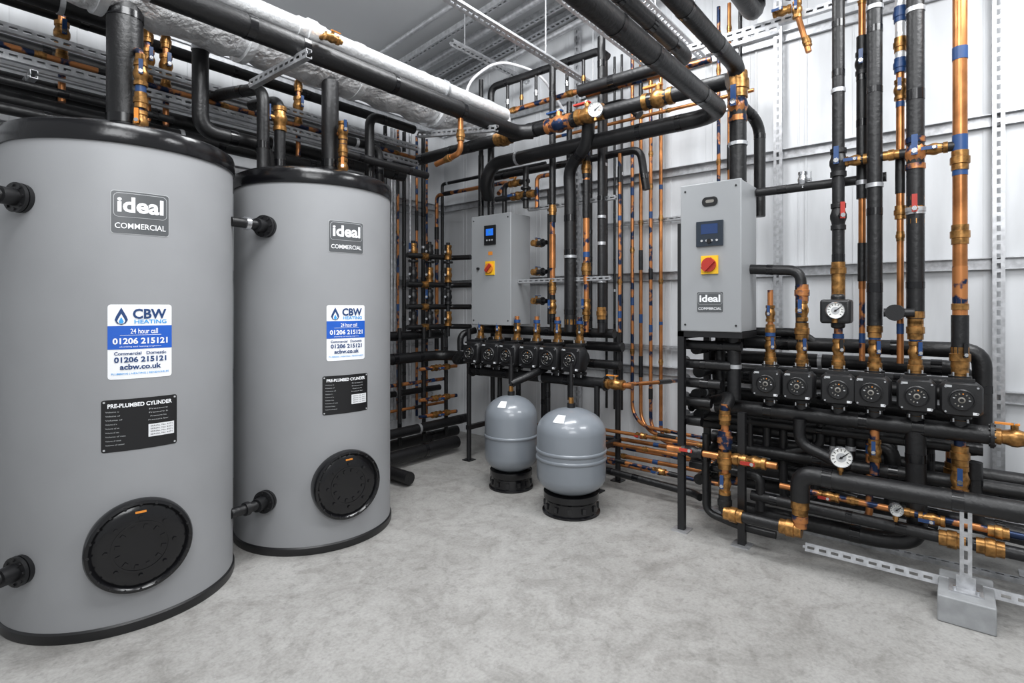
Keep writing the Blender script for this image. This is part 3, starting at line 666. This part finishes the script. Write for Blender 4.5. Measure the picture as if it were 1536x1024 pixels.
# ------------------------------------------------------------ above tanks
b=MB(); 
N=46; x0,x1=.1,3.78; pr=[]
for i in range(N+1): pr.append((.178+.012*math.sin(i*1.7)+rng.uniform(-.006,.006),(x1-x0)*i/N))
b.lathe(pr,(x0,3.27,3.04),(1,0,0),'foil',40)
for x in(.8,1.5,2.25,3.0,3.6): b.lathe([(.18,-.02),(.195,-.02),(.195,.02),(.18,.02)],(x,3.27,3.04),(1,0,0),'foil2',40)
b.obj('insulated_air_duct')
b=MB(); b.lathe([(.12+.006*math.sin(i*2.1),3.9*i/40) for i in range(41)],(.1,3.75,3.25),(1,0,0),'foil',32); b.obj('insulated_air_duct')
strut((1.50,2.58,2.70),(1.50,3.2,2.70),(-1,0,0),w=.045,name='strut_channel')
strut((3.0,2.6,2.70),(3.0,3.45,2.82),(-1,0,0),w=.045)
riser(.9,3.25,[(2.2,3.4,'foam',.078),(2.2,2.24,'blackgloss',.1)],name='insulated_pipe')
riser(2.03,3.2,[(2.2,2.88,'foam',.055),(2.2,2.24,'blackgloss',.075)],name='insulated_pipe')
def trim(x,y,z0,z1):
    b=MB(); b.tube([(x,y,z0),(x,y,z1),(x,y+.1,z1+.03)],.016,'coppermark')
    valve(b,(x,y,z0+.09),'z',.024,'orange',(-.6,-.8,0)); union(b,(x,y,z0+.2),'z',.024); valve(b,(x,y,z0+.33),'z',.024,'bluetag',(-.3,-1,0)); union(b,(x,y,z1-.05),'z',.02)
    b.cyl((x,y,z0+.24),(x,y,z0+.27),.024,'bluetag'); b.tube([(x,y,z0+.05),(x+.07,y,z0+.05),(x+.07,y,z0)],.014,'brass'); b.obj('relief_valve_assembly')
trim(.93,3.12,2.215,2.66); trim(2.06,3.1,2.215,2.52)
pipe([(1.35,3.5,3.1),(1.35,3.5,2.45),(1.75,3.5,2.45),(1.78,3.5,2.2)],.046,bend=.1)
pipe([(1.656,3.35,2.2),(1.656,3.35,2.76),(1.60,3.7,2.80),(1.5,4.1,2.8)],.037,bend=.09,fit=[('f',(1.656,3.35,2.225),'z',.055)])
pipe([(1.77,3.36,2.2),(1.77,3.36,2.72),(1.75,3.7,2.76)],.034,bend=.09,fit=[('v',(1.77,3.36,2.60),'z',.032,'bluetag'),('f',(1.77,3.36,2.225),'z',.05)])
pipe([(2.56,3.5,1.6),(2.56,3.5,2.87),(3.0,3.5,2.87)],.036,bend=.09); pipe([(2.69,3.55,1.6),(2.69,3.55,2.66),(2.3,3.6,2.66)],.034,bend=.09)
pipe([(2.2,3.4,2.2),(2.2,3.4,2.5),(3.1,3.45,2.5)],.03,bend=.08)
pipe([(0.2,4.0,2.62),(3.3,4.0,2.62)],.055); pipe([(.2,3.9,2.5),(2.5,3.9,2.5),(2.5,3.9,1.0)],.045); pipe([(.2,4.2,2.9),(3.4,4.2,2.9)],.05)
pipe([(.2,3.7,3.02),(1.0,3.7,3.02)],.06); pipe([(0.2,4.3,2.6),(3.3,4.3,2.6)],.018,'coppermark'); pipe([(.2,4.3,3.2),(3.3,4.3,3.2)],.02,'foam')
pipe([(.2,3.84,2.76),(3.3,3.84,2.76)],.016,'coppermark'); pipe([(.2,3.86,2.66),(3.3,3.86,2.66)],.012,'galv',deco=False); pipe([(.2,4.1,3.12),(3.3,4.1,3.12)],.04)
pipe([(.2,3.80,2.42),(1.15,3.80,2.42)],.03); pipe([(.2,3.78,2.56),(1.3,3.78,2.56)],.022)
for z in(2.84,2.70,2.36): strut((.2,3.79 if z>2.4 else 4.4,z),(3.3,3.79 if z>2.4 else 4.4,z),(0,-1,0),w=.045,name='strut_channel')
strut((.2,4.05,3.30),(3.4,4.05,3.30),(0,-1,-.3),w=.08,name='cable_tray')
strut((1.1,3.75,2.62),(1.1,4.45,2.62),(-1,0,0)); strut((.62,3.75,2.62),(.62,4.45,2.62),(-1,0,0))
for x in(.78,1.2,1.3,2.2):
    b=MB(); b.cyl((x,3.9,2.55),(x,3.9,3.2),.018,'coppermark'); valve(b,(x,3.9,2.93),'z',.028,'bluetag',(0,-1,0)); union(b,(x,3.9,2.80),'z',.024); union(b,(x,3.9,3.08),'z',.024); b.obj('isolation_valve_set')
pipe([(2.74,2.7,2.73),(2.74,2.7,2.48),(2.74,2.95,2.44)],.02,'copper',bend=.05,fit=[('u',(2.74,2.7,2.6),'z',.024)])

# ------------------------------------------------------------ camera
cam=bpy.data.cameras.new('camera'); co=bpy.data.objects.new('camera',cam); sc.collection.objects.link(co)
co.location=(0,0,1.4); co.rotation_euler=(math.radians(90),0,-math.atan2(.775,.632))
cam.sensor_width=36; cam.lens=19.2; cam.shift_y=-52/1536; cam.clip_start=.02
sc.camera=co
# ------------------------------------------------------------ light
def area(loc,size,sy,power,target,col=(.97,.985,1)):
    l=bpy.data.lights.new('ceiling_light','AREA'); l.shape='RECTANGLE'; l.size=size; l.size_y=sy; l.energy=power; l.color=col
    o=bpy.data.objects.new('ceiling_light',l); o.location=loc; d=V(target)-V(loc); o.rotation_euler=d.to_track_quat('-Z','Y').to_euler(); sc.collection.objects.link(o)
area((.6,.8,3.9),2.0,.8,95,(1.2,1.6,0)); area((2.6,1.9,3.95),1.8,.6,95,(2.8,2.2,0)); area((-.8,-1.0,3.3),2.0,1.4,80,(2.5,2.2,1.2))
area((3.0,-.8,3.6),1.3,.6,62,(3.5,.3,.8)); area((.5,2.0,3.95),1.8,.6,42,(1.5,3.4,2.8))
w=bpy.data.worlds.new('world'); sc.world=w; w.use_nodes=True; w.node_tree.nodes['Background'].inputs[0].default_value=(.94,.97,1,1); w.node_tree.nodes['Background'].inputs[1].default_value=.5
sc.view_settings.view_transform='Standard'; sc.view_settings.look='None'
